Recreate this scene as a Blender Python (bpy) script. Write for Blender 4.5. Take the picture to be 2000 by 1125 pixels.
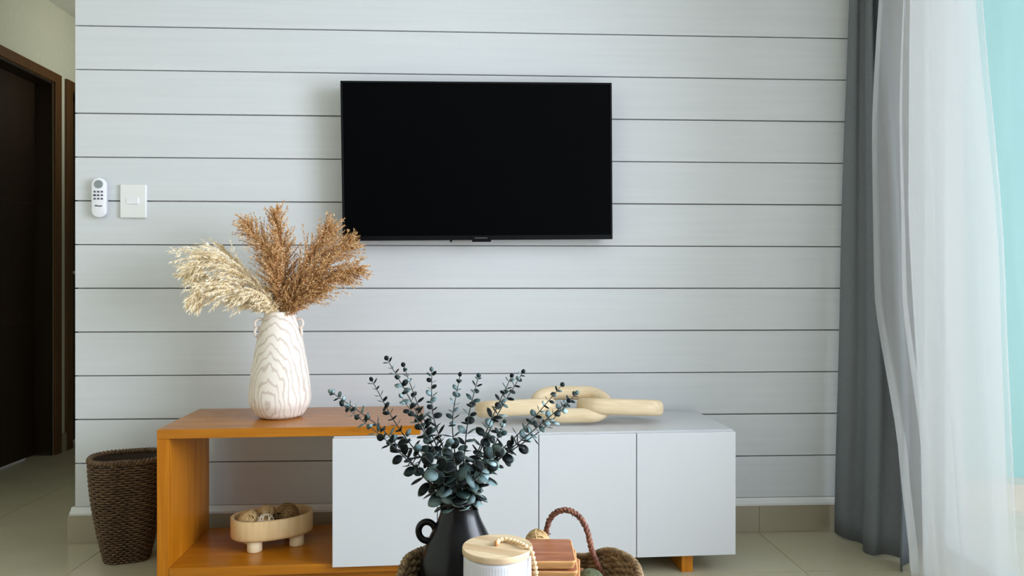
import bpy, math, random
from mathutils import Vector, Matrix
random.seed(7)
C = bpy.context.scene.collection
for o in list(bpy.data.objects): bpy.data.objects.remove(o)
sc = bpy.context.scene

# ------------------------------------------------------------------ camera
F, D, H, TH = 1450.0, 2.73, 0.91, math.radians(2.8)
cd = bpy.data.cameras.new('camera'); cam = bpy.data.objects.new('camera', cd); C.objects.link(cam)
cd.sensor_width = 36; cd.lens = 36*F/2000; cd.clip_start = 0.02
cam.location = (0, -D, H); cam.rotation_euler = (math.pi/2, 0, -TH)
sc.camera = cam
FW = Vector((math.sin(TH), math.cos(TH), 0)); RT = Vector((math.cos(TH), -math.sin(TH), 0)); UP = Vector((0, 0, 1))
def at(px, py, d):
    return Vector((0, -D, H)) + d*(FW + RT*((px-1000)/F) + UP*((562.5-py)/F))

# ------------------------------------------------------------------ world, light, exposure
w = bpy.data.worlds.new('sky'); sc.world = w; w.use_nodes = True
bg = w.node_tree.nodes['Background']
bg.inputs['Color'].default_value = (0.81, 0.87, 1.0, 1); bg.inputs['Strength'].default_value = 1.45
def portal(name, loc, rot, sx, sy):
    l = bpy.data.lights.new(name, 'AREA'); l.shape = 'RECTANGLE'; l.size = sx; l.size_y = sy
    l.cycles.is_portal = True
    o = bpy.data.objects.new(name, l); C.objects.link(o); o.location = loc; o.rotation_euler = rot
portal('window_portal', (1.72, -2.2, 1.1), (0, math.pi/2, 0), 2.2, 3.6)
def daylight(name, loc, rot, sx, sy, power, col=(.82, .86, 1)):
    l = bpy.data.lights.new(name, 'AREA'); l.shape = 'RECTANGLE'; l.size = sx; l.size_y = sy; l.energy = power; l.color = col; l.spread = math.radians(150)
    o = bpy.data.objects.new(name, l); C.objects.link(o); o.location = loc; o.rotation_euler = rot
daylight('window_daylight', (2.15, -2.35, 1.4), (0, math.pi/2, math.radians(18)), 1.6, 2.6, 190)
daylight('hall_wall_lamp', (-1.47, 1.45, 1.95), (0, math.radians(122), 0), 0.18, .12, 1.9, (.97, .99, .87))
sc.view_settings.view_transform = 'Standard'; sc.view_settings.look = 'None'
sc.view_settings.gamma = 1; sc.view_settings.use_curve_mapping = False
sc.view_settings.exposure = 0.27
sc.cycles.max_bounces = 10; sc.cycles.diffuse_bounces = 6; sc.cycles.transparent_max_bounces = 24
sc.cycles.use_denoising = True

# ------------------------------------------------------------------ materials
def lin(c):
    r = []
    for v in c:
        v /= 255
        r.append(v/12.92 if v <= .04045 else ((v+.055)/1.055)**2.4)
    return (*r, 1)
def mat(name, rgb, rough=.5, spec=.5, **kw):
    m = bpy.data.materials.new(name); m.use_nodes = True
    b = m.node_tree.nodes['Principled BSDF']
    b.inputs['Base Color'].default_value = lin(rgb); b.inputs['Roughness'].default_value = rough
    b.inputs['Specular IOR Level'].default_value = spec
    for k, v in kw.items(): b.inputs[k.replace('_', ' ')].default_value = v
    return m
def nodes(m): return m.node_tree.nodes, m.node_tree.links, m.node_tree.nodes['Principled BSDF']
def coord(m, scale, rot=(0, 0, 0), kind='Object'):
    n, l, b = nodes(m)
    t = n.new('ShaderNodeTexCoord'); mp = n.new('ShaderNodeMapping')
    mp.inputs['Scale'].default_value = scale; mp.inputs['Rotation'].default_value = rot
    l.new(t.outputs[kind], mp.inputs['Vector']); return mp.outputs['Vector']
def noise(m, vec, scale, detail=4, dist=0):
    n, l, b = nodes(m); t = n.new('ShaderNodeTexNoise')
    t.inputs['Scale'].default_value = scale; t.inputs['Detail'].default_value = detail; t.inputs['Distortion'].default_value = dist
    l.new(vec, t.inputs['Vector']); return t.outputs['Fac']
def ramp(m, fac, stops):
    n, l, b = nodes(m); r = n.new('ShaderNodeValToRGB'); e = r.color_ramp.elements
    while len(e) < len(stops): e.new(.5)
    for i, (p, c) in enumerate(stops): e[i].position = p; e[i].color = lin(c)
    l.new(fac, r.inputs['Fac']); return r.outputs['Color']
def bump(m, fac, strength=.2, dist=.002):
    n, l, b = nodes(m); q = n.new('ShaderNodeBump'); q.inputs['Strength'].default_value = strength
    q.inputs['Distance'].default_value = dist; l.new(fac, q.inputs['Height']); l.new(q.outputs['Normal'], b.inputs['Normal'])
def base(m, col):
    n, l, b = nodes(m); l.new(col, b.inputs['Base Color'])
def mottle(name, c1, c2, scale=20, stretch=(1, 1, 1), rough=.5, spec=.5, bstr=.15, bd=.001, detail=5, kind='Object', lo=.35, hi=.65):
    m = mat(name, c1, rough, spec); f = noise(m, coord(m, stretch, kind=kind), scale, detail)
    base(m, ramp(m, f, [(lo, c1), (hi, c2)]))
    if bstr: bump(m, f, bstr, bd)
    return m
def wood(name, c1, c2, c3, stretch, scale=6, rough=.35, spec=.4, dist=1.2):
    m = mat(name, c1, rough, spec)
    v = coord(m, stretch); f = noise(m, v, scale, 6, dist)
    base(m, ramp(m, f, [(.25, c1), (.5, c2), (.75, c3)])); bump(m, f, .08, .001)
    return m
def rings(name, c1, c2, centre, stretch, scale, rough=.5, dist=1.5):
    m = mat(name, c1, rough, .3); n, l, b = nodes(m)
    t = n.new('ShaderNodeTexCoord'); mp = n.new('ShaderNodeMapping'); mp.vector_type = 'TEXTURE'
    mp.inputs['Location'].default_value = centre; mp.inputs['Scale'].default_value = stretch
    l.new(t.outputs['Object'], mp.inputs['Vector'])
    wv = n.new('ShaderNodeTexWave'); wv.wave_type = 'RINGS'; wv.rings_direction = 'SPHERICAL'
    wv.inputs['Scale'].default_value = scale; wv.inputs['Distortion'].default_value = dist; wv.inputs['Detail'].default_value = 3
    wv.inputs['Detail Scale'].default_value = 1.2
    l.new(mp.outputs['Vector'], wv.inputs['Vector'])
    base(m, ramp(m, wv.outputs['Fac'], [(0.0, c1), (.68, c1), (.98, c2)])); return m
def per_island(m, stops):
    n, l, b = nodes(m); g = n.new('ShaderNodeNewGeometry'); base(m, ramp(m, g.outputs['Random Per Island'], stops))

M = {}
M['plank'] = mottle('plank_paint', (204, 207, 209), (208, 211, 213), 6, (.35, 1, 9), .5, .3, .04, .0006)
M['trim'] = mat('trim_paint', (216, 216, 214), .5)
M['backing'] = mat('gap_backing', (176, 168, 164), .9)
M['cream_wall'] = mottle('cream_plaster', (214, 214, 196), (218, 218, 201), 40, rough=.8, bstr=.1)
M['white_wall'] = mottle('white_plaster', (226, 226, 224), (230, 230, 228), 40, rough=.8, bstr=.1)
M['rear_wall'] = mottle('greige_plaster', (128, 122, 112), (134, 128, 118), 40, rough=.8, bstr=.1)
M['ceiling'] = mottle('ceiling_plaster', (206, 205, 198), (211, 210, 203), 40, rough=.9, bstr=.1)
M['tile'] = mottle('beige_tile', (174, 166, 140), (181, 174, 148), 3, rough=.22, spec=.5, bstr=0)
M['skirt_tile'] = mottle('beige_skirting_tile', (156, 146, 124), (163, 154, 132), 4, rough=.3, bstr=0)
M['grout'] = mat('pale_grout', (200, 192, 168), .9)
M['dark_door'] = wood('dark_brown_wood', (36, 24, 11), (42, 28, 14), (50, 34, 18), (1, 1, .08), 14, .45)
M['door_casing'] = wood('brown_casing_wood', (84, 55, 26), (94, 62, 31), (104, 70, 37), (1, 1, .08), 14, .45)
M['orange_x'] = wood('honey_wood_long', (154, 90, 8), (168, 102, 14), (182, 114, 24), (.6, 8, 8), 5, .24, .5)
M['orange_z'] = wood('honey_wood_upright', (156, 91, 10), (178, 108, 18), (202, 134, 36), (8, 8, .5), 4, .3, .3)
M['cab_white'] = mat('white_lacquer', (200, 202, 205), .35, .4)
M['black'] = mat('black_plastic', (9, 10, 13), .4, .3)
M['bezel'] = mat('black_bezel', (7, 8, 12), .35, .18)
M['screen'] = mat('dark_screen', (3, 4, 5), .35, .035)
M['badge'] = mat('grey_badge_print', (70, 72, 76), .5)
M['white_plastic'] = mat('white_plastic', (232, 233, 238), .35, .4)
M['plate'] = mat('switch_plastic', (224, 226, 224), .35, .4)
M['lcd'] = mottle('grey_lcd', (128, 136, 138), (142, 150, 150), 90, rough=.3, bstr=0)
M['button'] = mat('dark_button', (62, 62, 84), .5)
M['pale_wood'] = rings('pale_paulownia', (230, 221, 211), (204, 190, 177), (-.015, -.11, .045), (1, 1.3, 2.3), 20, .55, 9.0)
M['ring_wood'] = mat('pale_ring_wood', (226, 212, 202), .5)
M['tan_wood'] = wood('natural_wood', (202, 168, 118), (212, 180, 132), (222, 194, 148), (8, 8, .6), 6, .5)
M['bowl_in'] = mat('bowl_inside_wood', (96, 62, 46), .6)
M['foot_wood'] = wood('pale_foot_wood', (222, 198, 158), (228, 206, 168), (234, 214, 178), (8, 8, 1), 6, .5)
M['chain'] = wood('chain_wood', (206, 182, 144), (216, 194, 158), (226, 208, 176), (.8, 7, 7), 8, .5)
M['wicker'] = mottle('brown_wicker', (74, 54, 34), (112, 86, 58), 90, rough=.7, bstr=.3, kind='Object')
M['wicker_dark'] = mat('dark_wicker_core', (52, 38, 26), .9)
M['twig'] = mottle('red_brown_twig', (84, 46, 34), (138, 90, 68), 120, rough=.7, bstr=.4)
M['seagrass'] = mottle('seagrass', (92, 72, 46), (146, 120, 84), 90, rough=.8, bstr=.3)
M['ceramic_black'] = mottle('black_ceramic', (4, 4, 6), (6, 6, 9), 60, rough=.24, spec=.25, bstr=.05)
M['ceramic_white'] = mat('white_stoneware', (206, 208, 212), .45, .4)
M['lid_a'] = wood('lid_wood_light', (194, 170, 134), (204, 181, 146), (212, 192, 160), (.8, 8, 8), 10, .5)
M['lid_b'] = wood('lid_wood_mid', (172, 145, 110), (186, 160, 124), (200, 176, 142), (.8, 8, 8), 10, .5)
M['bead'] = mat('pale_bead_wood', (226, 196, 152), .5)
M['string'] = mat('jute_string', (172, 120, 76), .8)
M['acacia'] = wood('acacia_wood', (118, 66, 42), (146, 90, 60), (174, 116, 80), (.9, 9, 9), 10, .4)
M['acacia_edge'] = wood('acacia_sapwood', (176, 122, 74), (196, 146, 92), (214, 170, 116), (1, 9, 9), 10, .4)
M['moss'] = mottle('green_moss', (52, 58, 38), (86, 92, 62), 160, rough=.95, bstr=.8, bd=.003)
M['ball_tan'] = mottle('tan_rattan', (182, 148, 98), (206, 176, 126), 80, rough=.7)
M['ball_dark'] = mottle('dark_rattan', (112, 84, 48), (150, 118, 72), 80, rough=.7)
M['ball_core'] = mat('dark_ball_core', (34, 26, 20), .9)
M['ball_pale'] = mottle('pale_rattan', (220, 204, 176), (232, 220, 196), 80, rough=.7)
M['table'] = wood('walnut_table', (92, 62, 42), (104, 72, 50), (116, 84, 60), (.8, 8, 8), 6, .4)
M['drape'] = mottle('grey_curtain_cloth', (108, 113, 117), (118, 123, 127), 240, rough=.9, spec=.15, bstr=.2, bd=.0006)
M['aqua'] = mottle('aqua_paint', (174, 215, 212), (182, 221, 218), 3, (3, 1, .3), .8, .2, 0)
M['patio'] = mottle('cream_stone', (226, 216, 202), (234, 226, 214), 8, rough=.7, bstr=0)
M['alu'] = mat('white_aluminium', (225, 226, 228), .4)
M['stem'] = mat('eucalyptus_stem', (52, 52, 50), .6)
for k, st in (('tan', [(0, (146, 98, 54)), (.45, (216, 168, 110)), (1, (248, 218, 174))]),
              ('cream', [(0, (240, 216, 168)), (.5, (251, 235, 202)), (1, (253, 246, 230))])):
    M['plume_'+k] = mat('plume_'+k, (200, 160, 120), .9, .1); per_island(M['plume_'+k], st)
M['stalk'] = mat('dry_stalk', (190, 160, 110), .7)
# eucalyptus leaf: dusty blue green with a pale rim, tone varies from leaf to leaf
def leafmat():
    m = mat('eucalyptus_leaf', (60, 84, 84), .65, .18); n, l, b = nodes(m)
    oi = n.new('ShaderNodeObjectInfo')
    body = ramp(m, oi.outputs['Random'], [(0, (13, 18, 19)), (.48, (24, 33, 34)), (.62, (58, 80, 80)), (1, (146, 170, 172))])
    t = n.new('ShaderNodeTexCoord'); ln = n.new('ShaderNodeVectorMath'); ln.operation = 'LENGTH'
    mp = n.new('ShaderNodeMapping'); mp.inputs['Location'].default_value = (-1.05, 0, 0); l.new(t.outputs['Object'], mp.inputs['Vector'])
    l.new(mp.outputs['Vector'], ln.inputs[0])
    r = n.new('ShaderNodeValToRGB'); r.color_ramp.elements[0].position = .86; r.color_ramp.elements[1].position = .99
    r.color_ramp.elements[1].color = (.8, .8, .8, 1)
    l.new(ln.outputs['Value'], r.inputs['Fac'])
    mx = n.new('ShaderNodeMix'); mx.data_type = 'RGBA'; l.new(r.outputs['Color'], mx.inputs['Factor'])
    l.new(body, mx.inputs['A']); mx.inputs['B'].default_value = lin((126, 142, 128)); base(m, mx.outputs['Result']); return m
M['leaf'] = leafmat()
def sheermat(name, opacity):
    m = bpy.data.materials.new(name); m.use_nodes = True; n, l = m.node_tree.nodes, m.node_tree.links; n.clear()
    out = n.new('ShaderNodeOutputMaterial'); tr = n.new('ShaderNodeBsdfTransparent'); df = n.new('ShaderNodeBsdfDiffuse')
    tl = n.new('ShaderNodeBsdfTranslucent'); a = n.new('ShaderNodeMixShader'); b = n.new('ShaderNodeMixShader')
    df.inputs['Color'].default_value = (.95, .955, .97, 1); tl.inputs['Color'].default_value = (.95, .955, .97, 1)
    a.inputs['Fac'].default_value = .5; l.new(df.outputs[0], a.inputs[1]); l.new(tl.outputs[0], a.inputs[2])
    b.inputs['Fac'].default_value = opacity; l.new(tr.outputs[0], b.inputs[1]); l.new(a.outputs[0], b.inputs[2])
    l.new(b.outputs[0], out.inputs['Surface']); return m
M['sheer'] = sheermat('white_voile', .42)
M['sheer2'] = sheermat('white_voile_doubled', .75)
def glassmat():
    m = bpy.data.materials.new('clear_glass'); m.use_nodes = True; n, l = m.node_tree.nodes, m.node_tree.links; n.clear()
    out = n.new('ShaderNodeOutputMaterial'); tr = n.new('ShaderNodeBsdfTransparent'); gl = n.new('ShaderNodeBsdfGlossy')
    tr.inputs['Color'].default_value = (.97, .99, .98, 1); gl.inputs['Roughness'].default_value = .02
    mx = n.new('ShaderNodeMixShader'); mx.inputs['Fac'].default_value = .04; l.new(tr.outputs[0], mx.inputs[1]); l.new(gl.outputs[0], mx.inputs[2])
    l.new(mx.outputs[0], out.inputs['Surface']); return m
M['glass'] = glassmat()

# ------------------------------------------------------------------ mesh helpers
class MB:
    def __init__(s): s.v = []; s.f = []
    def add(s, vs, fs):
        k = len(s.v); s.v += [tuple(p) for p in vs]; s.f += [tuple(i+k for i in f) for f in fs]; return s
    def box(s, x0, x1, y0, y1, z0, z1):
        v = [(x, y, z) for z in (z0, z1) for y in (y0, y1) for x in (x0, x1)]
        return s.add(v, [(0, 2, 3, 1), (4, 5, 7, 6), (0, 1, 5, 4), (2, 6, 7, 3), (0, 4, 6, 2), (1, 3, 7, 5)])
    def rings(s, rs, closed=False, cap=True):
        n = len(rs[0]); vs = [p for r in rs for p in r]; fs = []
        m = len(rs)
        for i in range(m if closed else m-1):
            a, b = i*n, ((i+1) % m)*n
            for j in range(n):
                k = (j+1) % n; fs.append((a+j, a+k, b+k, b+j))
        if cap and not closed:
            fs.append(tuple(reversed(range(n)))); fs.append(tuple(range((m-1)*n, m*n)))
        return s.add(vs, fs)
    def lathe(s, prof, n=48, c=(0, 0, 0), sx=1, sy=1, cap=True):
        return s.rings([[(c[0]+r*sx*math.cos(2*math.pi*j/n), c[1]+r*sy*math.sin(2*math.pi*j/n), c[2]+z) for j in range(n)] for r, z in prof], cap=cap)
    def tube(s, pts, r, n=6, closed=False, cap=True, prof=None, up=None):
        pts = [Vector(p) for p in pts]; m = len(pts); rs = []
        nrm = None
        for i, p in enumerate(pts):
            a = pts[(i-1) % m] if (closed or i > 0) else p
            b = pts[(i+1) % m] if (closed or i < m-1) else p
            t = (b-a).normalized()
            if up is not None: nrm = Vector(up)
            if nrm is None: nrm = Vector((0, 0, 1)) if abs(t.z) < .9 else Vector((1, 0, 0))
            nrm = (nrm - t*nrm.dot(t)).normalized(); bn = t.cross(nrm)
            rr = r[i] if isinstance(r, (list, tuple)) else r
            if prof: rs.append([p + nrm*q[1] + bn*q[0] for q in prof])
            else: rs.append([p + (nrm*math.cos(2*math.pi*j/n) + bn*math.sin(2*math.pi*j/n))*rr for j in range(n)])
        return s.rings(rs, closed, cap)
    def ball(s, c, r, n=10, m=7):
        c = Vector(c); rs = []
        for i in range(1, m):
            a = math.pi*i/m; rs.append([c + Vector((math.sin(a)*math.cos(2*math.pi*j/n), math.sin(a)*math.sin(2*math.pi*j/n), -math.cos(a)))*r for j in range(n)])
        return s.rings(rs)
    def mesh(s, name, m, smooth=False):
        me = bpy.data.meshes.new(name); me.from_pydata(s.v, [], s.f)
        if smooth: me.polygons.foreach_set('use_smooth', [True]*len(me.polygons))
        if m: me.materials.append(M[m] if isinstance(m, str) else m)
        me.update(); return me
    def build(s, name, m, parent=None, smooth=False, bevel=0, seg=2, angle=True, local=False):
        if parent is not None and not local:     # points are in the parent's own frame
            pass
        o = bpy.data.objects.new(name, s.mesh(name, m, smooth)); C.objects.link(o)
        if parent is not None: o.parent = parent
        if bevel:
            b = o.modifiers.new('edge', 'BEVEL'); b.width = bevel; b.segments = seg; b.limit_method = 'ANGLE'; b.angle_limit = math.radians(40)
        return o
def catmull(P, n=8):
    P = [Vector(p) for p in P]; P = [P[0]*2-P[1]] + P + [P[-1]*2-P[-2]]; out = []
    for i in range(1, len(P)-2):
        for k in range(n):
            t = k/n; a, b, c, d = P[i-1:i+3]
            out.append(.5*((2*b)+(c-a)*t+(2*a-5*b+4*c-d)*t*t+(3*b-a-3*c+d)*t**3))
    out.append(P[-2]); return out
def tag(o, label=None, cat=None, group=None, kind=None):
    for k, v in (('label', label), ('category', cat), ('group', group), ('kind', kind)):
        if v: o[k] = v
    return o
def thing(name, label, cat, loc=(0, 0, 0), rz=0, group=None):
    o = bpy.data.objects.new(name, None); C.objects.link(o); o.location = loc; o.rotation_euler = (0, 0, rz); o.empty_display_size = .05
    return tag(o, label, cat, group)
def struct(o): return tag(o, kind='structure')
def box(name, m, x0, x1, y0, y1, z0, z1, parent=None, bevel=0):
    return MB().box(x0, x1, y0, y1, z0, z1).build(name, m, parent, bevel=bevel)

# ------------------------------------------------------------------ room
WL, WR, XL, YB, ZC = -1.432, 1.56, -2.3, -5.0, 2.46
wall = struct(box('wall_back', 'backing', WL+.004, WR, .016, .14, 0, ZC))
Z0 = .127; P = .1568
rows = 15
for k in range(rows):
    z = Z0 + k*P; z1 = min(z+P-.0042, ZC)
    j = random.uniform(-.0006, .0006)
    cuts = [WL, WR]
    for a, b in zip(cuts[:-1], cuts[1:]):
        box('plank', 'plank', a+(.0006 if a > WL else 0), b, 0, .016, z+j, z1+j*.5, wall, bevel=.0012)
m = MB(); m.tube([(WL-.012, 0, 0), (WR, 0, 0)], 1, prof=[(-.016, .100), (.016, .100), (.016, .108), (.006, .117), (.002, .1255), (-.016, .1255)], up=(0, 0, 1))
struct(m.build('trim_1', 'trim'))
# tile skirting along the back wall
bb = struct(box('baseboard_back', 'grout', WL-.02, WR, -.011, .016, 0, .0985))
xs = [-1.452, -1.297, -.7095, -.122, .4655, 1.053, WR]
for a, b in zip(xs[:-1], xs[1:]):
    box('tile', 'skirt_tile', a+.0012, b-.0012, -.0145, -.006, .003, .0995, bb, bevel=.0008)
# floor tiles
floor = struct(box('floor', 'grout', XL-.1, 1.62, YB, 3.3, -.05, -.0022))
T = .5875; tm = MB().box(.0016, T-.0016, .0016, T-.0016, -.012, 0).mesh('tile', 'tile')
for i in range(-6, 2):
    for j in range(-8, 7):
        x = 1.053 + i*T; y = -.395 + j*T
        if x + T < XL-.05 or x > 1.6 or y < YB: continue
        if x+T > 1.62:
            o = MB().box(.0016, 1.6-x, .0016, T-.0016, -.012, 0).build('tile', 'tile', floor)
        else:
            o = bpy.data.objects.new('tile', tm); C.objects.link(o); o.parent = floor
        o.location = (x, y, 0)
struct(box('ceiling', 'ceiling', XL-.1, WR+.2, YB-.1, 3.3, ZC, ZC+.1))
# left hallway wall with door openings
HX = XL
def hy(yd): return yd - D
d1a, d1b = hy(3.34), hy(4.161)      # opening of the first door
d2a, d2b = hy(4.335), hy(5.12)
zt = 2.03
m = MB()
for y0, y1, z0, z1 in ((YB, d1a, 0, ZC), (d1a, d1b, zt, ZC), (d1b, d2a, 0, ZC), (d2a, d2b, zt, ZC), (d2b, 3.3, 0, ZC)):
    m.box(HX-.14, HX, y0, y1, z0, z1)
struct(m.build('wall_left', 'cream_wall'))
def door(n, a, b):
    r = bpy.data.objects.new('door_%d' % n, None); C.objects.link(r); struct(r); r.location = (HX, (a+b)/2, 0); h = (b-a)/2
    box('leaf', 'dark_door', -.13, -.088, -h+.012, h-.012, .006, zt-.012, r, .002)
    cw = .06
    for nm, y0, y1, z0, z1 in (('casing', -h-cw, -h, 0, zt+.052), ('casing', h, h+cw, 0, zt+.052), ('casing', -h, h, zt, zt+.052)):
        box(nm, 'door_casing', 0, .016, y0+.0005, y1-.0005, z0, z1, r, .002)
    for y0, y1, z0, z1 in ((-h, -h+.011, 0, zt), (h-.011, h, 0, zt), (-h+.011, h-.011, zt-.011, zt)):
        box('jamb', 'dark_door', -.139, -.0005, y0, y1, z0, z1, r)
    for z in (.72, 1.36): box('groove', 'wicker_dark', -.0883, -.0872, -h+.012, h-.012, z, z+.005, r)
    hd = MB(); hd.tube([(-.088, -h+.08, 1.0), (-.035, -h+.08, 1.0), (-.035, -h+.2, 1.0)], .009, 8); hd.build('handle', 'alu', r, True)
door(1, d1a, d1b); door(2, d2a, d2b)
m = MB()
for a, b in ((YB, d1a-.0605), (d1b+.0605, d2a-.0605), (d2b+.0605, 3.18)):
    m.box(HX, HX+.012, a, b, 0, .1)
struct(m.build('baseboard_left', 'skirt_tile'))
struct(box('wall_hall_end', 'cream_wall', XL-.14, WR, 3.2, 3.3, 0, ZC))
struct(box('wall_hall_right', 'white_wall', WL, WL+.12, .14, 3.2, 0, ZC))
m = MB()
for x0, x1, z0, z1 in ((XL-.1, WR+.1, 0, ZC),): m.box(x0, x1, YB-.1, YB, z0, z1)
struct(m.build('wall_rear', 'rear_wall'))
# right wall with sliding door
RX = 1.56; wy0, wy1 = -4.4, -.22
m = MB()
for y0, y1, z0, z1 in ((YB, wy0, 0, ZC), (wy1, .14, 0, ZC), (wy0, wy1, 2.2, ZC)): m.box(RX, RX+.14, y0, y1, z0, z1)
struct(m.build('wall_right', 'white_wall'))
win = bpy.data.objects.new('window_1', None); C.objects.link(win); struct(win); win.location = (RX+.07, 0, 0)
def wb(nm, y0, y1, z0, z1, mt='alu', t=.03): return box(nm, mt, -t, t, y0, y1, z0, z1, win, 0 if mt == 'glass' else .002)
wb('frame', wy0, wy1, 2.15, 2.199); wb('frame', wy0, wy1, -.001, .03); wb('frame', wy0+.0005, wy0+.05, .03, 2.15); wb('frame', wy1-.05, wy1-.0005, .03, 2.15)
ym = (wy0+wy1)/2
wb('mullion', ym-.035, ym+.035, .03, 2.15)
wb('pane', wy0+.05, ym-.035, .03, 2.15, 'glass', .003); wb('pane', ym+.035, wy1-.05, .03, 2.15, 'glass', .003)
# balcony outside
struct(box('floor_balcony', 'patio', RX+.14, 3.6, -4.5, .33, -.08, -.004))
struct(box('wall_balcony', 'aqua', RX+.14, 3.6, .33, .45, -.08, 2.9))
struct(box('shade_slab_balcony', 'white_wall', RX+.14, 3.2, -4.5, .33, 2.62, 2.75))  # unseen slab added above the balcony to hold back sky light
m = MB(); m.box(RX+.145, 2.45, .22, .33, -.004, .10); struct(m.build('trim_2', 'patio'))

# ------------------------------------------------------------------ curtains
def sheet(left, right, n, amp, ph, nz=30, ns=160, z0=.004, z1=2.36, flare=None, thick=.0):
    m = MB(); grid = []
    for i in range(nz+1):
        t = i/nz; z = z0+(z1-z0)*t; a, b = Vector(left(t)), Vector(right(t))
        d = (b-a); L = d.length; d.normalize(); nn = Vector((-d.y, d.x)); row = []
        for j in range(ns+1):
            s = j/ns; am = amp(s, t); w_ = math.sin(2*math.pi*n*(s+.03*math.sin(5*s+2*t))+ph+.5*math.sin(3*t))
            q = a + d*(L*s + .35*am*math.sin(4*math.pi*n*s+ph)) + nn*am*w_
            zz = z + (.010*(1-t)**6*math.sin(9*s+1) if z0 > .003 else 0)
            row.append((q.x, q.y, max(zz, .002)))
        grid.append(row)
    vs = [p for r in grid for p in r]; fs = []
    for i in range(nz):
        for j in range(ns):
            k = i*(ns+1)+j; fs.append((k, k+1, k+ns+2, k+ns+1))
    return m.add(vs, fs)
def lerp(a, b, t): return a+(b-a)*t
def curve(pts):
    def f(t):
        for (t0, x0, y0), (t1, x1, y1) in zip(pts[:-1], pts[1:]):
            if t <= t1: u = (t-t0)/(t1-t0); u = u*u*(3-2*u)*.5+u*.5; return (lerp(x0, x1, u), lerp(y0, y1, u))
        return pts[-1][1:]
    return f
dr = thing('grey_curtain', 'grey blackout curtain hanging in deep folds beside the shiplap wall', 'curtain', (1.36, -.2, 0))
o = sheet(curve([(0, -.035, .165), (.4, -.005, .168), (1, .04, .168)]), curve([(0, .03, -.215), (.2, .075, -.15), (.4, .095, -.08), (.8, .10, .03), (1, .10, .03)]),
          2.3, lambda s, t: .036*(1-.3*t)*(.4+.7*s), 2.6).build('cloth', 'drape', dr, True)
sm = o.modifiers.new('thick', 'SOLIDIFY'); sm.thickness = .003
sh = thing('sheer_curtain', 'white translucent sheer curtain gathered in front of the bright sliding window', 'curtain', (1.42, -.4, 0))
SL = curve([(0, -.055, -.035), (.15, -.045, .04), (.38, -.035, .21), (.62, -.02, .25), (1, .02, .24)])
SR = curve([(0, -.03, -.51), (.12, -.01, -.45), (.4, 0, -.40), (.8, .01, -.285), (1, .01, -.24)])
sheet(SL, SR, 4.2, lambda s, t: (.017+.012*(1-t))*(1-.85*s**2), .4, ns=240).build('cloth', 'sheer', sh, True)
SR2 = curve([(0, .02, -.40), (.4, .03, -.345), (.8, .04, -.22), (1, .04, -.13)])
SL2 = curve([(0, -.03, -.06), (.15, 0, 0), (.5, .02, .10), (1, .05, .13)])
sheet(SL2, SR2, 2.4, lambda s, t: .014*(1-.8*s), 1.3, ns=160, z0=.006).build('folded_layer', 'sheer2', sh, True)
hm = MB(); hm.tube([Vector((*SR(t/20), .006+t/20*2.35)) for t in range(21)], .0014, 5); hm.build('hem', 'sheer', sh, True)
tr_ = thing('curtain_track', 'white double curtain track fixed under the ceiling', 'curtain track', (1.40, -1.5, 2.36))
box('rail', 'alu', -.06, -.03, -1.4, 1.45, .0, .02, tr_); box('rail', 'alu', .02, .05, -1.4, 1.45, .0, .02, tr_)
for y in (-1.2, 0, 1.3): box('bracket', 'alu', -.06, .05, y, y+.03, .02, .1, tr_)

# ------------------------------------------------------------------ television
tvp = at(934.5, 314.5, 2.648)
tv = thing('television', 'large black flat television mounted on the white shiplap wall', 'television', tvp)
tv.rotation_mode = 'XYZ'; tv.rotation_euler = (math.radians(1.5), math.radians(-.62), math.radians(1.0))
W2, H2 = .4825, .281
m = MB()
m.box(-W2, W2, 0, .028, H2-.007, H2); m.box(-W2, W2, 0, .028, -H2, -H2+.016); m.box(-W2, -W2+.007, 0, .028, -H2+.016, H2-.007); m.box(W2-.007, W2, 0, .028, -H2+.016, H2-.007)
m.build('bezel', 'bezel', tv, bevel=.001)
box('screen', 'screen', -W2+.007, W2-.007, .003, .027, -H2+.016, H2-.007, tv)
m = MB(); m.rings([[(-W2+.02, .028, -H2+.02), (W2-.02, .028, -H2+.02), (W2-.02, .028, H2-.02), (-W2+.02, .028, H2-.02)],
                   [(-W2+.12, .05, -H2+.04), (W2-.12, .05, -H2+.04), (W2-.12, .05, H2-.16), (-W2+.12, .05, H2-.16)]]); m.build('back_housing', 'black', tv)
box('wall_bracket', 'black', -.12, .12, .05, .062, -.1, .1, tv)
m = MB(); x0 = -.030; m.rings([[(x0, -.004, -H2+.013), (x0+.076, -.004, -H2+.013), (x0+.071, -.004, -H2-.007), (x0+.005, -.004, -H2-.007)],
                              [(x0, .012, -H2+.013), (x0+.076, .012, -H2+.013), (x0+.071, .012, -H2-.007), (x0+.005, .012, -H2-.007)]])
bdg = m.build('badge_tab', 'bezel', tv)
m = MB(); x = x0+.014
for wd in (.004, .0045, .003, .0045, .004, .0045, .003, .0045, .004): m.box(x, x+wd, -.0046, -.0038, -H2+.0045, -H2+.0088); x += wd+.0011
tag(m.build('brand_mark', 'badge', bdg), 'small grey maker mark')
m = MB(); m.lathe([(.004, 0), (.0045, .003), (.004, .008)], 12, (-.101, .012, -H2-.0065)); m.build('remote_sensor', 'black', tv, True)

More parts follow.
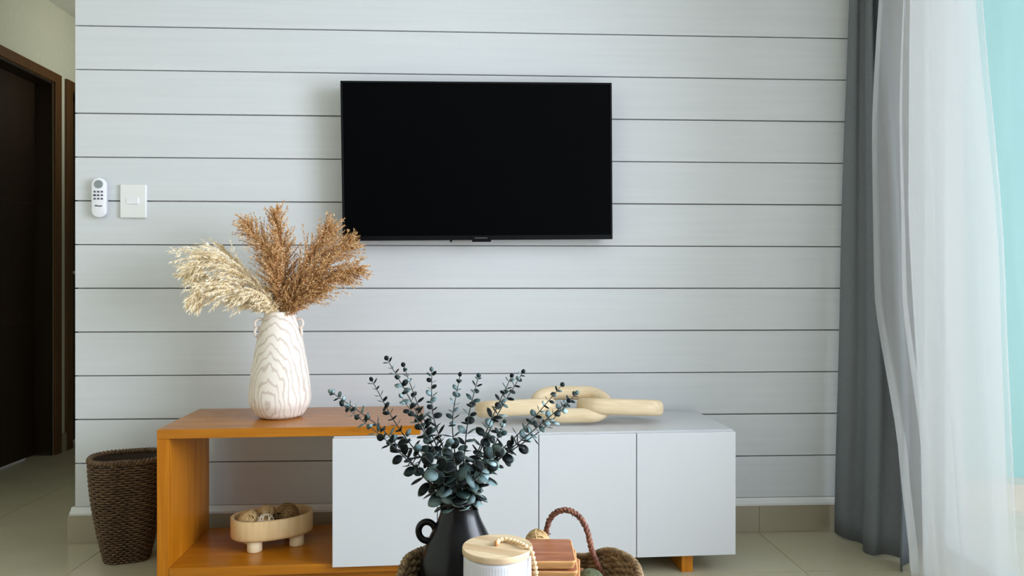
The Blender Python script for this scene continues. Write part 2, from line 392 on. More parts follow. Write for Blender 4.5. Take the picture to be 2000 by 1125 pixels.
# ------------------------------------------------------------------ wall remote and switch
def rr(w, h, r, n=6, bl=None):
    out = []
    for cx, cy, a0, q in ((w-r, h-r, 0, r), (-w+r, h-r, 90, r), (-w+r, -h+r, 180, r), (w-r, -h+r, 270, r)):
        for k in range(n+1):
            a = math.radians(a0+90*k/n); out.append((cx+q*math.cos(a), cy+q*math.sin(a)))
    return out
def slab(m, prof, y0, y1, e=.002, ox=0, oz=0):
    R = []
    for s_, y in ((1, y1), (1, y0+e), (1-.0, y0+e*.3)):
        R.append([(ox+p[0]*s_, y, oz+p[1]*s_) for p in prof])
    R.append([(ox+p[0]*.94, y0, oz+p[1]*.96) for p in prof]); return m.rings(R)
rp = at(193.5, 386, 2.642); rp.y = 0
rc = thing('remote_control', 'white remote control with grey round display hung left of the light switch', 'remote control', rp)
slab(MB(), rr(.0245, .0705, .0235), -.024, -.0045, .004).build('body', 'white_plastic', rc, True)
slab(MB(), rr(.020, .05, .01), -.0045, 0, .001, 0, -.01).build('wall_cradle', 'white_plastic', rc)
m = MB(); m.rings([[(.0158*math.cos(a*math.pi/16), y, .047+.0148*math.sin(a*math.pi/16)) for a in range(32)] for y in (-.0235, -.0248)]); m.build('display', 'lcd', rc)
dg = MB()
for x in (-.003, .003):
    for z in (.042, .047, .052): dg.box(x-.0015, x+.0015, -.0253, -.0247, z-.0004, z+.0004)
dg.build('display_digits', 'button', rc)
for iz, z in enumerate((.0205, .008, -.0045)):
    for ix, x in enumerate((-.0125, 0, .0125)):
        wd = .0048 if (iz == 1 and ix == 0) else .0034
        slab(MB(), rr(wd, .0032, .0028, 4), -.0262, -.0235, .0008, x, z).build('button', 'button', rc)
m = MB()
for k in range(9):
    x = -.0135+k*.003; m.box(x, x+.0023, -.0246, -.0238, -.0315-.001*(k > 2), -.0285 + (.002 if k in (1, 2) else 0))
tag(m.build('logo_print', 'button', rc), 'small dark maker print')
sp = at(256.5, 392, 2.644); sp.y = 0
sw = thing('light_switch', 'white wall switch plate with one small horizontal rocker', 'light switch', sp)
slab(MB(), rr(.0455, .06, .004), -.011, 0, .005).build('plate', 'plate', sw, bevel=.001)
m = MB(); m.rings([[(-.024, -.010, -.011), (.022, -.010, -.011), (.022, -.010, .011), (-.024, -.010, .011)], [(-.023, -.0125, -.010), (.021, -.0175, -.010), (.021, -.0175, .010), (-.023, -.0125, .010)]])
m.build('rocker', 'white_plastic', sw, bevel=.0006)

# ------------------------------------------------------------------ console: honey wood box and white cabinet that slides into it
CA = math.radians(2.2); c0 = Vector((-.958, -.448, 0))
cx_, cy_ = Vector((math.cos(CA), math.sin(CA), 0)), Vector((-math.sin(CA), math.cos(CA), 0))
def con(x, y, z): return c0 + cx_*x + cy_*y + Vector((0, 0, z))
wc = thing('wooden_console', 'open honey coloured wooden console box beside the wicker basket', 'console', c0, CA)
TZ = .484
box('top_panel', 'orange_x', 0, .787, 0, .385, .4555, TZ, wc, .0012)
box('side_panel', 'orange_z', 0, .034, .0005, .385, .0345, .455, wc, .0012)
box('bottom_panel', 'orange_x', .0345, .787, .0, .385, .035, .064, wc, .0012)
box('foot', 'orange_z', .0, .05, .02, .36, 0, .034, wc); box('foot', 'orange_z', .73, .78, .02, .36, 0, .034, wc)
box('plinth', 'orange_x', .051, .729, .03, .05, .001, .0345, wc)
wcab = thing('white_cabinet', 'white lacquered cabinet with four flat doors on a wooden leg', 'cabinet', c0, CA)
m = MB(); a, b = .523, 1.787
m.box(a, b, .0025, .366, .4365, .4545); m.box(a, b, .0025, .366, .066, .083)
m.box(a, a+.018, .0025, .366, .083, .4365); m.box(b-.018, b, .0025, .366, .083, .4365); m.box(a+.018, b-.018, .35, .366, .083, .4365)
for k in (1, 2, 3): m.box(a+(b-a)*k/4-.008, a+(b-a)*k/4+.008, .0025, .35, .083, .4365)
m.build('carcass', 'cab_white', wcab, bevel=.0008)
xs = [.5205, .8395, 1.1545, 1.4655, 1.789]
for p, q in zip(xs[:-1], xs[1:]): box('door', 'cab_white', p+.0013, q-.0013, -.018, .0005, .059, .4505, wcab, .0012)
box('leg', 'orange_z', 1.618, 1.655, .004, .34, 0, .0655, wcab, .001); box('leg', 'orange_z', .85, .887, .004, .34, 0, .0655, wcab, .001)

# ------------------------------------------------------------------ wicker basket
def super_r(a, n=3.2, rot=0):
    a -= rot; return (abs(math.cos(a))**n + abs(math.sin(a))**n)**(-1/n)
def coil(m, rad, z, k, amp, nst, seg, r, cz=lambda a: 0, ns=4):
    m.tube([(rad(a)*math.cos(a)*(1+0), rad(a)*math.sin(a), z+cz(a)) if False else
            ((rad(a)+amp*math.sin(nst*a+k*math.pi))*math.cos(a), (rad(a)+amp*math.sin(nst*a+k*math.pi))*math.sin(a), z+cz(a)+random.uniform(-.0008, .0008))
            for a in (2*math.pi*i/seg for i in range(seg))], r, ns, closed=True, up=(0, 0, 1))
bk = thing('wicker_basket', 'tall tapered brown wicker basket standing left of the wooden console', 'basket', at(245, 1000, 2.50)*1)
bk.location.z = 0
HB = .338
bk.location.x += .006
def prof_b(z): t = z/HB; return .070 + .05*(1-(1-t)**1.7) 
rot = math.radians(20)
def rb(z): return lambda a: prof_b(z)*super_r(a, 3.0, rot)*.865*(1+.10*math.cos(2*(a-.2)))
m = MB(); n_rows = 42
for k in range(n_rows):
    z = .006+(HB-.012)*k/(n_rows-1); coil(m, rb(z), z, k, .0040, 21, 126, [.0034]*126)
tag(m.build('weave', 'wicker', bk, True), kind='stuff')
m = MB(); R = []
for zi in range(9):
    z = HB*zi/8*.99; f = rb(z); R.append([((f(a)-.003)*math.cos(a), (f(a)-.003)*math.sin(a), z+.002) for a in (2*math.pi*i/52 for i in range(52))])
for zi in range(8, -1, -1):
    z = max(HB*zi/8*.99, .008); f = rb(z); R.append([((f(a)-.008)*math.cos(a), (f(a)-.008)*math.sin(a), z+.002) for a in (2*math.pi*i/52 for i in range(52))])
m.rings(R); m.build('lining', 'wicker_dark', bk, True)
m = MB(); f = rb(HB)
for p in range(2):
    m.tube([((f(a)-.002+.005*math.cos(30*a+p*math.pi))*math.cos(a), (f(a)-.002+.005*math.cos(30*a+p*math.pi))*math.sin(a), HB+.003+.005*math.sin(30*a+p*math.pi)) for a in (2*math.pi*i/240 for i in range(240))], .0055, 5, closed=True, up=(0, 0, 1))
m.build('rim', 'wicker', bk, True)

# ------------------------------------------------------------------ pale wooden vase and pampas
vb = at(547, 812, 2.455); vb.z = TZ+.0005
pv = thing('wooden_vase', 'pale grained wooden vase with ring handles on the wooden console', 'vase', vb)
S = 2.455/F
prof = [(34, 818), (44, 813), (51, 803), (57, 792), (58.8, 780), (57.5, 760), (53.6, 723), (48, 692), (42.5, 661), (38.5, 645), (33, 628), (28.5, 611)]
zz = lambda y: (818-y)*S*.985
pr = [(r*S, zz(y)) for r, y in prof]
pts = catmull([(r, 0, z) for r, z in pr], 4)
outer = [(p.x, p.z) for p in pts]; outer[0] = (outer[0][0], 0)
inner = [(r-.006, z) for r, z in reversed(outer) if z > .02]
m = MB(); m.lathe(outer+[(outer[-1][0]-.001, outer[-1][1]+.002), (outer[-1][0]-.005, outer[-1][1]+.002)]+inner, 64); m.build('body', 'pale_wood', pv, True)
VH = outer[-1][1]
def torus(m, c, R, r, nrm, n=24, k=8, sx=1, sy=1):
    nrm = Vector(nrm).normalized(); u = nrm.orthogonal().normalized()
    if abs(nrm.z) < .9: u = (Vector((0, 0, 1))-nrm*nrm.z).normalized()
    v = nrm.cross(u)
    return m.tube([Vector(c)+u*R*sx*math.cos(2*math.pi*i/n)+v*R*sy*math.sin(2*math.pi*i/n) for i in range(n)], r, k, closed=True, up=nrm)
for s in (-1, 1):
    zt_, xr = zz(633), (.060 if s < 0 else .061)
    torus(MB(), (s*xr, -.022*(s < 0), zt_), .0150, .0048, (.25*s, 1, 0)).build('ring', 'ring_wood', pv, True)
    torus(MB(), (s*(xr+.004), -.024*(s < 0), zt_-.028), .0155, .0048, (1, .75*s, .1), sy=.85).build('ring', 'ring_wood', pv, True)

def plume(label, ctrl, R, cols, dens, droop, depth, group, hair=.009, spread=1.0):
    P3 = catmull([at(x, y, depth+dz) for x, y, dz in ctrl], 10); base_ = P3[0]
    r = thing('pampas_plume', label, 'dried grass', base_, 0, group)
    L = [p-base_ for p in P3]; N = len(L)
    MB().tube(L, [.0018*(1-.7*i/N) for i in range(N)], 6).build('stalk', 'stalk', r, True)
    m = MB(); rnd = random.Random(len(label)*31+int(ctrl[-1][0]))
    def ribbon(p, d, ln, wd):
        s_ = d.cross(Vector((rnd.uniform(-1, 1), rnd.uniform(-1, 1), rnd.uniform(-1, 1)))).normalized()*wd
        q = p+d*ln*.55; g = Vector((0, 0, -droop*ln*.35)); e = p+d*ln+g
        k = len(m.v); m.v += [tuple(p-s_*.6), tuple(p+s_*.6), tuple(q+s_+g*.3), tuple(q-s_+g*.3), tuple(e)]; m.f += [(k, k+1, k+2, k+3), (k+3, k+2, k+4)]
    dens = int(dens*1.45)
    for b in range(dens):
        t = .16+.84*(b+rnd.random())/dens; i = min(int(t*(N-1)), N-2); fr = t*(N-1)-i
        p = L[i].lerp(L[i+1], fr); tan = (L[i+1]-L[i]).normalized()
        ph = rnd.uniform(0, 2*math.pi); u = tan.orthogonal().normalized(); v = tan.cross(u); rad = u*math.cos(ph)+v*math.sin(ph)
        env = max(.22, math.sin(math.pi*min(1, (t-.02)*.92))**.7)
        ln = R*1.6*env*rnd.uniform(.45, 1.1)
        d = (tan*(1.0+.5*t) + rad*spread*rnd.uniform(.5, 1.1)).normalized()
        steps = 6; q = p.copy()
        for s_ in range(steps):
            d2 = (d + Vector((0, 0, -1))*droop*(s_+1)/steps*.9).normalized(); q2 = q+d2*ln/steps
            for h in range(8):
                hd = (d2 + Vector((rnd.gauss(0, .42), rnd.gauss(0, .42), rnd.gauss(0, .42)))).normalized()
                ribbon(q.lerp(q2, rnd.random()), hd, hair*rnd.uniform(.6, 1.3), rnd.uniform(.0006, .0013))
            q = q2
    tag(m.build('plume', cols, r, False), kind='stuff')
TG, CG = 'tan pampas plumes in the wooden vase', 'cream pampas plumes in the wooden vase'
pd = 2.455; mm = S
plume('tallest tan pampas plume, pointing straight up out of the pale vase', [(551, 640, 0), (556, 560, .0), (553, 490, -.01), (539, 418, -.02)], 36*mm, 'plume_tan', 150, .12, pd, TG)
plume('tan pampas plume leaning up left beside the tallest plume', [(547, 640, 0), (545, 570, 0), (524, 500, -.01), (486, 440, -.01)], 42*mm, 'plume_tan', 170, .2, pd, TG)
plume('short tan pampas plume low at the front of the vase mouth', [(549, 640, -.01), (551, 590, -.02), (540, 540, -.05), (532, 490, -.06)], 27*mm, 'plume_tan', 130, .2, pd, TG)
plume('upper tan pampas plume leaning right towards the television corner', [(553, 640, 0), (566, 580, 0), (600, 515, -.01), (644, 448, -.02)], 48*mm, 'plume_tan', 180, .15, pd, TG)
plume('bushy tan pampas plume spreading right below the television corner', [(555, 640, 0), (574, 585, 0), (620, 530, -.02), (682, 478, -.02)], 48*mm, 'plume_tan', 190, .2, pd, TG)
plume('lowest tan pampas plume arching far right under the others', [(556, 640, 0), (575, 592, -.01), (630, 550, -.04), (694, 528, -.05)], 44*mm, 'plume_tan', 180, .35, pd, TG)
plume('stubby tan pampas tuft spilling over the right of the vase rim', [(556, 640, -.01), (568, 600, -.03), (590, 575, -.05), (630, 562, -.06)], 26*mm, 'plume_tan', 110, .35, pd, TG)
plume('large cream pampas plume arching left with hanging tips', [(545, 640, 0), (530, 595, 0), (470, 535, -.02), (412, 502, -.03), (388, 522, -.03)], 50*mm, 'plume_cream', 200, .6, pd, CG, .013, .8)
plume('lower cream pampas plume drooping left below the large cream one', [(543, 640, -.01), (528, 602, -.02), (470, 572, -.05), (415, 560, -.06), (385, 580, -.06)], 40*mm, 'plume_cream', 170, .8, pd, CG, .013, .8)
plume('short cream pampas tuft hanging just left of the vase rim', [(544, 640, -.02), (532, 600, -.04), (505, 575, -.07), (470, 578, -.08)], 22*mm, 'plume_cream', 80, .8, pd, CG, .013, .6)
plume('thin wispy cream plume rising up left behind the large cream one', [(545, 640, .01), (520, 580, .03), (470, 520, .05), (428, 478, .06)], 17*mm, 'plume_cream', 42, .2, pd, CG, .010, .5)
plume('faint wispy cream plume reaching farthest left', [(543, 640, .01), (510, 580, .03), (420, 545, .04), (352, 538, .05)], 15*mm, 'plume_cream', 40, .3, pd, CG, .010, .5)

# ------------------------------------------------------------------ oval footed bowl with rattan balls
bc = at(532, 1052, 2.455); bc.z = .0645
bw = thing('footed_bowl', 'oval wooden bowl on stubby feet inside the open console', 'bowl', bc, math.radians(24))
def oval(a, b, z, n=56, e=2.4):
    out = []
    for i in range(n):
        t = 2*math.pi*i/n; c, s = math.cos(t), math.sin(t)
        out.append((a*abs(c)**(2/e)*(1 if c >= 0 else -1), b*abs(s)**(2/e)*(1 if s >= 0 else -1), z))
    return out
A_, B_ = .130, .088
MB().rings([oval(A_-.008, B_-.008, .036), oval(A_-.001, B_-.001, .040), oval(A_, B_, .048), oval(A_, B_, .100), oval(A_-.002, B_-.002, .102)]+[oval(A_-.009, B_-.009, .102), oval(A_-.010, B_-.010, .100), oval(A_-.012, B_-.012, .055), oval(A_-.02, B_-.02, .050)]).build('bowl', 'tan_wood', bw, True)
MB().rings([oval(A_-.0125, B_-.0125, .056), oval(A_-.021, B_-.021, .0508)]).build('bowl_floor', 'bowl_in', bw)
for x, y in ((-.062, -.045), (.07, -.045), (-.062, .045), (.07, .045)):
    MB().lathe([(.0225, 0), (.0235, .003), (.0235, .0385)], 20, (x, y, 0)).build('foot', 'foot_wood', bw, True)
def rattan_ball(label, cat, loc, r, mt, group, nb=9, core='ball_core', seed=1, squash=1, wd=.16):
    o = thing('rattan_ball', label, cat, loc, 0, group); rnd = random.Random(seed)
    MB().ball((0, 0, 0), r*.86, 20, 12).build('core', core, o, True)
    m = MB()
    for k in range(nb):
        n_ = Vector((rnd.gauss(0, 1), rnd.gauss(0, 1), rnd.gauss(0, 1))).normalized(); off = rnd.uniform(-.35, .35); u = n_.orthogonal().normalized(); v = n_.cross(u)
        for s_ in (-1, 1):
            R_ = r*.93*math.sqrt(1-off*off)
            m.tube([n_*(off*r*.93+s_*r*wd*.55)+(u*math.cos(2*math.pi*i/30)+v*math.sin(2*math.pi*i/30))*R_*.985 for i in range(30)], r*wd*.5, 5, closed=True, up=n_)
    m.build('strands', mt, o, True); return o
def bl(x, y, z): q = Matrix.Rotation(math.radians(24), 3, 'Z') @ Vector((x, y, z)); return bc+q
BG = 'rattan balls in the footed bowl'
rattan_ball('pale striped rattan ball in front in the oval bowl', 'rattan ball', bl(-.028, -.036, .0835), .030, 'ball_pale', BG, 11, 'ball_dark', seed=5, wd=.085)
rattan_ball('tan rattan ball at the left end of the oval bowl', 'rattan ball', bl(-.074, .0, .086), .034, 'ball_tan', BG, 12, seed=2)
rattan_ball('tan rattan ball at the back of the oval bowl', 'rattan ball', bl(-.015, .038, .087), .034, 'ball_tan', BG, 12, seed=3)
rattan_ball('dark rattan ball right of the pale one in the oval bowl', 'rattan ball', bl(.048, .003, .089), .038, 'ball_dark', BG, 12, seed=4)

# ------------------------------------------------------------------ wooden chain
chn = thing('wooden_chain', 'carved pale wooden chain of three links on the white cabinet', 'ornament', at(1115, 810, 2.52))
chn.location.z = .4548; cl = chn.location
def link(L_, W_, w_, h_, centre, rx, rz, ry=0):
    pts = []
    r = W_/2-w_/2; s_ = L_/2-W_/2
    for k in range(15): a = -math.pi/2+math.pi*k/14; pts.append((s_+r*math.cos(a), r*math.sin(a), 0))
    for k in range(15): a = math.pi/2+math.pi*k/14; pts.append((-s_+r*math.cos(a), r*math.sin(a), 0))
    # straight sides get extra points
    m = MB(); e = rr(w_/2, h_/2, min(w_, h_)*.46, 5)
    m.tube(pts, 1, closed=True, prof=e, up=(0, 0, 1))
    o = m.build('link', 'chain', chn, True); o.location = Vector(centre)-cl; o.rotation_euler = (rx, ry, rz); return o
c_mid = (at(1116, 815, 2.455)+at(1116, 764, 2.585))/2
link(.282, .184, .047, .046, c_mid, math.radians(25), math.radians(1))
link(.296, .150, .040, .054, at(1216, 797, 2.475)+Vector((0, .045, -.004)), math.radians(-9), math.radians(2), math.radians(2.5))
link(.274, .150, .040, .054, at(1008, 797, 2.465)+Vector((0, .045, -.006)), math.radians(-9), math.radians(3), math.radians(-2))

# ------------------------------------------------------------------ coffee table and tray
tz = .318
tb = thing('coffee_table', 'low round wooden coffee table under the woven tray', 'table', (.07, -D+1.0, 0))
m = MB(); m.lathe([(.47, tz-.03), (.485, tz-.026), (.49, tz-.015), (.485, tz-.003), (.478, tz)], 72); m.build('tabletop', 'table', tb, True)
for k in range(4):
    a = math.pi/4+k*math.pi/2; m = MB(); m.tube([(.40*math.cos(a), .40*math.sin(a), 0), (.32*math.cos(a), .32*math.sin(a), tz-.03)], [.014, .022], 12); m.build('leg', 'table', tb, True)
TC = Vector((.078, -D+1.335, tz)); TA, TB = .205, .165
ty = thing('woven_tray', 'oval woven seagrass tray with raised ends holding the black vase', 'tray', TC+Vector((0, 0, .0005)))
def ears(a):
    e = 0
    for c in (math.radians(22), math.radians(147)):
        d = (a-c+math.pi) % (2*math.pi)-math.pi; e += (.36 if c < 1 else .42)*math.exp(-(d/.40)**4)
    return min(e, 1)
def hz(a): return .036+.078*ears(a)
m = MB()
nr = 12; seg = 160
for k in range(nr):
    t = k/(nr-1); P_ = []
    for i in range(seg):
        a = 2*math.pi*i/seg; fl = 1+.06*t*(1+ears(a)*.6); wv = .0028*math.sin(34*a+k*math.pi)
        P_.append(((TA*fl+wv)*math.cos(a), (TB*fl+wv)*math.sin(a), .012+t*hz(a)))
    m.tube(P_, [(.0042+.0026*ears(2*math.pi*i/seg)) for i in range(seg)], 5, closed=True, up=(0, 0, 1))
tag(m.build('weave', 'seagrass', ty, True), kind='stuff')
MB().rings([oval(TA-.004, TB-.004, .002, 64, 2), oval(TA-.002, TB-.002, .006, 64, 2), oval(TA-.004, TB-.004, .012, 64, 2)]).build('base', 'seagrass', ty, True)
m = MB()
for p in range(3):
    P_ = []
    for i in range(320):
        a = 2*math.pi*i/320; q = 46*a+p*2*math.pi/3; fl = 1.065+.04*ears(a)
        P_.append(((TA*fl+.0045*math.cos(q))*math.cos(a), (TB*fl+.0045*math.cos(q))*math.sin(a), .017+hz(a)+.0045*math.sin(q)))
    m.tube(P_, .0042, 5, closed=True, up=(0, 0, 1))
m.build('rim', 'seagrass', ty, True)
hp = [(1069, 1085, 1.482), (1066, 1058, 1.48), (1067, 1038, 1.478), (1073, 1016, 1.475), (1086, 1001, 1.47), (1104, 996, 1.465), (1122, 1002, 1.46), (1137, 1016, 1.455), (1147, 1038, 1.45), (1153, 1062, 1.445), (1160, 1086, 1.44), (1170, 1108, 1.435), (1182, 1128, 1.43)]
HPc = [p-ty.location for p in catmull([at(*q) for q in hp], 8)]
m = MB(); nH = len(HPc)
for p in range(3):
    P_ = []
    for i, q in enumerate(HPc):
        tn = (HPc[min(i+1, nH-1)]-HPc[max(i-1, 0)]).normalized(); u = Vector((0, 1, 0)); u = (u-tn*u.dot(tn)).normalized(); v = tn.cross(u); an = i*.75+p*2.09
        P_.append(q+(u*math.cos(an)+v*math.sin(an))*.0030)
    m.tube(P_, [.0032+.0009*math.sin(i*1.9+p) for i in range(nH)], 6)
for k in range(46):                      # frayed twig ends
    i = random.randrange(2, nH-2); d = Vector((random.gauss(0, 1), random.gauss(0, 1), random.gauss(0, 1))).normalized()
    m.tube([HPc[i]+d*.003, HPc[i]+d*random.uniform(.007, .0105)+Vector((0, 0, -.002))], [.0012, .0004], 4)
m.build('handle', 'twig', ty, True)
TF = tz+.0128

# ------------------------------------------------------------------ black vase
bvp = at(897, 1100, 1.38); bvp.z = TF
bv = thing('black_vase', 'matte black ceramic vase with ring handle holding eucalyptus on the tray', 'vase', bvp)
s2 = 1.38/F
yb = 562.5+(H-TF)*F/1.38
pp = [(52, yb), (64, yb-6), (76, yb-30), (80, yb-56), (79, 1124), (75, 1092), (66, 1064), (56, 1042), (46, 1022), (38.5, 1004), (35.5, 988), (36.5, 976)]
pts = catmull([(r*s2, 0, (yb-y)*s2) for r, y in pp], 5); outer = [(p.x, p.z) for p in pts]
inner = [(r-.005, z) for r, z in reversed(outer) if z > .02]
m = MB(); m.lathe(outer+[(outer[-1][0]-.001, outer[-1][1]+.0015), (outer[-1][0]-.004, outer[-1][1]+.0015)]+inner, 64); m.build('body', 'ceramic_black', bv, True)
hc = at(834, 1037.5, 1.38)-bvp
torus(MB(), hc, .0165, .0062, (.12, 1, 0), 32, 12, sx=1.06, sy=.96).build('ring_handle', 'ceramic_black', bv, True)

# ------------------------------------------------------------------ eucalyptus
lv = []; nL = 16
for i in range(nL):
    a = 2*math.pi*i/nL; x = math.cos(a); y = math.sin(a)
    tip = .16*max(0, math.cos(a))**8; lv.append((1.05+x*(1+tip), y*.94, .10*(x*x*.5+y*y)))
mL = MB(); vs = lv+[(1.05, 0, -.06), (1.05, 0, -.11)]
mL.add(vs, [(i, (i+1) % nL, nL) for i in range(nL)]+[((i+1) % nL, i, nL+1) for i in range(nL)])
mL.tube([(-.12, 0, .02), (.4, 0, .0)], [.05, .04], 4)
LEAF = mL.mesh('leaf', 'leaf', True)
lr = random.Random(11)
def stem(label, ctrl, big, dd, tipr=.0042, nscale=1.0, droop=0):
    n = len(ctrl); ps = [at(897+(ctrl[-1][0]-897)*.06, 1012, 1.38), at(897+(ctrl[-1][0]-897)*.10, 976, 1.38+dd*.08)]
    for i, (x, y) in enumerate(ctrl): ps.append(at(x, y, 1.38+dd*(i+1)/n))
    P3 = catmull(ps, 10); b0 = P3[0].copy(); P3 = [p-b0 for p in P3]
    r = thing('eucalyptus_stem', label, 'eucalyptus', b0, 0, 'eucalyptus stems in the black vase')
    N = len(P3); MB().tube(P3, [.0019*(1-.65*i/N) for i in range(N)], 6).build('stalk', 'stem', r, True)
    acc = [0]
    for p, q in zip(P3[:-1], P3[1:]): acc.append(acc[-1]+(q-p).length)
    tot = acc[-1]; s = .030; k = 0; ph = lr.uniform(0, 3)
    def pos(s):
        for i in range(N-1):
            if acc[i+1] >= s: return P3[i].lerp(P3[i+1], (s-acc[i])/(acc[i+1]-acc[i])), (P3[i+1]-P3[i]).normalized()
        return P3[-1], (P3[-1]-P3[-2]).normalized()
    def put(p, x, z_, sc_):
        z_ = (z_-x*z_.dot(x)).normalized(); y = z_.cross(x)
        o = bpy.data.objects.new('leaf', LEAF); C.objects.link(o); o.parent = r
        mt = Matrix((x, y, z_)).transposed().to_4x4(); mt.translation = p
        o.matrix_local = mt @ Matrix.Diagonal((sc_, sc_*lr.uniform(.85, 1.08), sc_, 1))
    while s < tot-.004:
        u = s/tot; p, t = pos(s); rad = lerp(big*1.32, tipr*1.15, min(1, u**.9))*lr.uniform(.88, 1.12)
        e1 = t.orthogonal().normalized(); e2 = t.cross(e1); ph += math.pi/2+lr.gauss(0, .25)
        for sg in (0, math.pi):
            d = e1*math.cos(ph+sg)+e2*math.sin(ph+sg)
            up = lerp(.05, .75, u)+lr.gauss(0, .18)
            x = (d+t*up).normalized(); nn = (t-d*up+Vector((lr.gauss(0, .35), lr.gauss(0, .35)-.15, lr.gauss(0, .35)))).normalized()
            put(p+d*.0015, x, nn, rad)
        s += rad*lerp(1.05, 2.3, u)*nscale*lr.uniform(.9, 1.1)
    p, t = pos(tot); put(p-t*.001, t, Vector((0, -1, .2)), tipr*1.1)
ST = [('lowest eucalyptus stem reaching farthest left, over the wood top edge', [(826, 930), (748, 840), (649, 767)], .0125, -.03),
      ('second eucalyptus stem from the left, just under the farthest left one', [(838, 940), (760, 865), (671, 792)], .0125, -.07),
      ('thin sparse eucalyptus stem third from left with small leaves', [(838, 915), (775, 830), (727, 744)], .009, .05),
      ('tallest eucalyptus stem with its tip highest of all', [(856, 900), (806, 790), (757, 703)], .0125, .0),
      ('eucalyptus stem just right of the tallest one', [(866, 900), (822, 805), (789, 716)], .0115, .04),
      ('short eucalyptus stem hidden low between the left stems', [(862, 905), (820, 830), (785, 776)], .0125, -.06),
      ('upright eucalyptus stem with its tip in front of the lower groove', [(874, 900), (846, 810), (843, 725)], .0125, -.03),
      ('upright eucalyptus stem at the middle of the bunch', [(890, 900), (884, 820), (898, 735)], .0115, .03),
      ('eucalyptus stem right of middle leaning slightly right', [(906, 900), (915, 815), (934, 737)], .0125, -.02),
      ('eucalyptus stem ending in front of the left chain link', [(925, 905), (962, 815), (998, 737)], .0135, -.03),
      ('eucalyptus stem whose tip stands highest on the right side', [(930, 900), (972, 810), (1020, 729)], .0115, .03),
      ('eucalyptus stem crossing the middle chain link', [(950, 910), (1030, 830), (1096, 754)], .012, .02),
      ('eucalyptus stem reaching farthest right', [(955, 915), (1045, 838), (1108, 785)], .0125, -.05),
      ('eucalyptus stem with dark round leaves just above the farthest right one', [(962, 908), (1060, 838), (1124, 770)], .0125, -.01),
      ('short slim eucalyptus stem ending below the left chain link', [(930, 920), (965, 870), (984, 826)], .0125, -.08),
      ('very short eucalyptus stem with big pale leaves at the front centre', [(893, 945), (888, 905), (880, 868)], .0145, -.10),
      ('very short eucalyptus stem with big leaves at the front right', [(918, 950), (945, 915), (968, 880)], .0145, -.10),
      ('very short eucalyptus stem with big dark leaves at the front left', [(878, 950), (850, 915), (820, 880)], .0145, -.09)]
for lb, ct, bg_, dd in ST: stem(lb, ct, bg_, dd, .0075 if 'very short' in lb else .0042)

# ------------------------------------------------------------------ canister with bead garland
cp = at(971.5, 1066, 1.24); lidz = cp.z; cp.z = TF
cn = thing('lidded_canister', 'white stoneware canister with round wooden lid in front of the black vase', 'canister', cp)
hb = lidz-TF-.0115; m = MB(); R = []
for r_, z in ((.050, 0), (.0545, .003), (.0562, .010), (.0566, hb*.5), (.0566, hb-.006), (.0560, hb-.001), (.0535, hb)):
    R.append([((r_+(.00035*math.sin(72*a) if .012 < z < hb-.012 or abs(z-.010) < .001 else 0))*math.cos(a), (r_+(.00035*math.sin(72*a) if .005 < z < hb-.012 else 0))*math.sin(a), z) for a in (2*math.pi*i/288 for i in range(288))])
R2 = []
m.rings(R); m.build('jar', 'ceramic_white', cn, True)
ld = MB().lathe([(.056, hb+.0003), (.0583, hb+.0013), (.0587, hb+.004), (.0587, hb+.0095), (.0580, hb+.0115)], 72).build('lid', 'lid_a', cn, False)
stp = MB()
for y0, y1 in ((-.034, -.012), (.016, .038)):
    pts = []
    for k in range(13): yy = lerp(y0, y1, k/12); pts.append((math.sqrt(.0572**2-yy*yy), yy))
    pl = pts+[(-x, y) for x, y in reversed(pts)]
    stp.rings([[(x, y, hb+.0110) for x, y in pl], [(x, y, hb+.0118) for x, y in pl]])
so = stp.build('inlay_strip', 'lid_b', ld); so.rotation_euler = (0, 0, math.radians(-28))
gz = lidz+.0008+.0040
def onlid(px, py): return at(px, py, (H-gz)*F/(py-562.5))
gp = [onlid(970, 1061), onlid(975, 1055.5), onlid(986, 1053.5), onlid(1000, 1056), onlid(1014, 1061), onlid(1026, 1066.5)]
lc = Vector((cp.x, cp.y, 0))
def rim(px, py, d, rmin=.0635):
    p = at(px, py, d); q = Vector((p.x, p.y, 0))-lc
    if q.length < rmin: q = q.normalized()*rmin; p.x, p.y = lc.x+q.x, lc.y+q.y
    return p
gp += [rim(1036, 1076, 1.222, .0590)+Vector((0, 0, .001)), rim(1041, 1088, 1.215), rim(1044.5, 1102, 1.212), rim(1047, 1118, 1.212), rim(1048, 1140, 1.212), rim(1048, 1175, 1.212)]
zl = gp[-1].copy(); gp += [Vector((zl.x+.004, zl.y-.002, TF+.012)), Vector((zl.x+.018, zl.y-.008, TF+.0046)), Vector((zl.x+.04, zl.y-.012, TF+.0046))]
GP = catmull(gp, 14)
gd = thing('bead_garland', 'string of pale wooden beads draped over the canister lid', 'garland', gp[0])
gl_ = [p-gp[0] for p in GP]
MB().tube(gl_, .0010, 5).build('string', 'string', gd)
BD = MB().ball((0, 0, 0), .0040, 14, 9).mesh('bead', 'bead', True)
s = .004; acc = 0
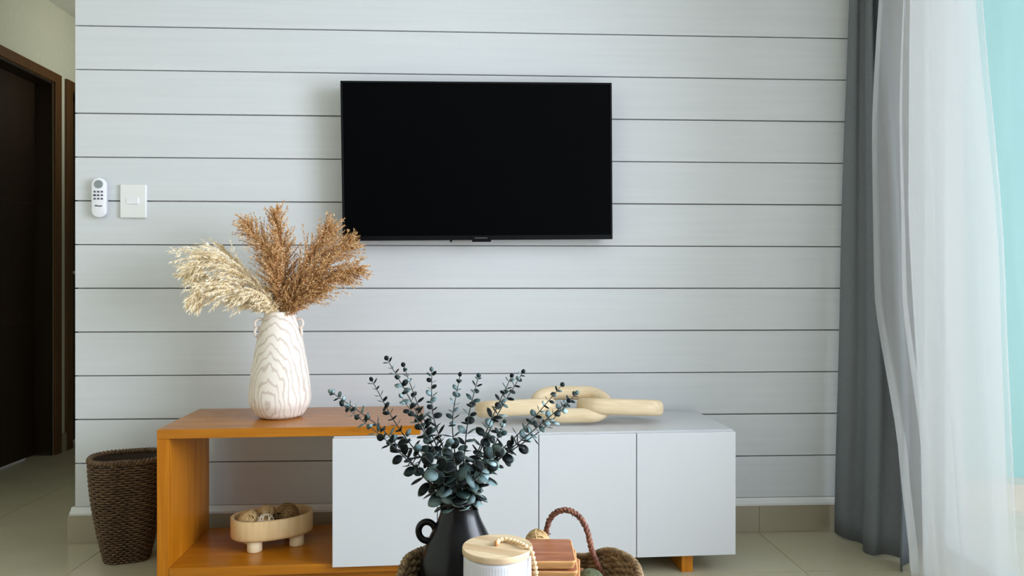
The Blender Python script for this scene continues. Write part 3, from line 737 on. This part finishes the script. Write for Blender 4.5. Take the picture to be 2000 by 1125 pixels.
for p, q in zip(gl_[:-1], gl_[1:]):
    L_ = (q-p).length
    while acc+L_ >= s:
        o = bpy.data.objects.new('bead', BD); C.objects.link(o); o.parent = gd; o.location = p.lerp(q, (s-acc)/L_); s += .0079
    acc += L_
MB().lathe([(.0016, -.005), (.0026, -.004), (.0026, .003), (.0014, .004)], 10, (-.001, 0, .0)).build('end_knot', 'string', gd, True)

# ------------------------------------------------------------------ stacked wooden coasters
fz = .423; cc = (at(1121, 1053, 1.44)+at(1060, 1100, 1.314))/2
CG_ = 'stack of square wooden coasters'
labs = ['topmost square wooden coaster of the stack beside the canister', 'second square wooden coaster from the top of the stack', 'third square wooden coaster from the top of the stack', 'fourth coaster from the top, near the bottom of the stack', 'lowest square coaster lying on the tray under the stack']
th = (fz-TF)/5
for k in range(5):
    z = fz-(k+1)*th
    o = thing('wooden_coaster', labs[k], 'coaster', (.1225+.006*k*(1 if k < 4 else .8), -D+1.378+.002*k, z+.0001), math.radians(-3-2.5*k), CG_)
    s_ = .0600
    m = MB(); e = lambda q, zq: [(x, y, zq) for x, y in rr(q, q, .007*q/s_+.001, 5)]
    t_ = th-.0004
    m.rings([e(s_-.010, 0), e(s_-.004, t_*.25), e(s_-.0006, t_*.75), e(s_, t_*.92), e(s_-.0012, t_)]); m.build('body', 'acacia_edge', o, False)
    MB().rings([e(s_-.0020, t_-.0006), e(s_-.0024, t_+.0002)]).build('top_face', 'acacia', o, False)
# balls lying in the tray
bx = at(1050, 1058, 1.468)
rattan_ball('upper tan rattan ball peeking over the coasters beside the twig handle', 'rattan ball', (bx.x, bx.y, TF+.053+.0245), .0245, 'ball_tan', 'rattan balls on the tray', 13, 'ball_tan', 21)
rattan_ball('lower tan rattan ball under the other one behind the coasters', 'rattan ball', (bx.x-.001, bx.y-.001, TF+.0265), .0265, 'ball_tan', 'rattan balls on the tray', 13, 'ball_tan', 22)
mp_ = at(1150, 1118, 1.375)
mb = MB().ball((0, 0, 0), .029, 24, 16).build('moss_ball', 'moss', None, True); mb.location = (mp_.x+.003, mp_.y, TF+.0295)
tag(mb, 'dark green moss ball in the tray right of the coasters', 'moss ball')
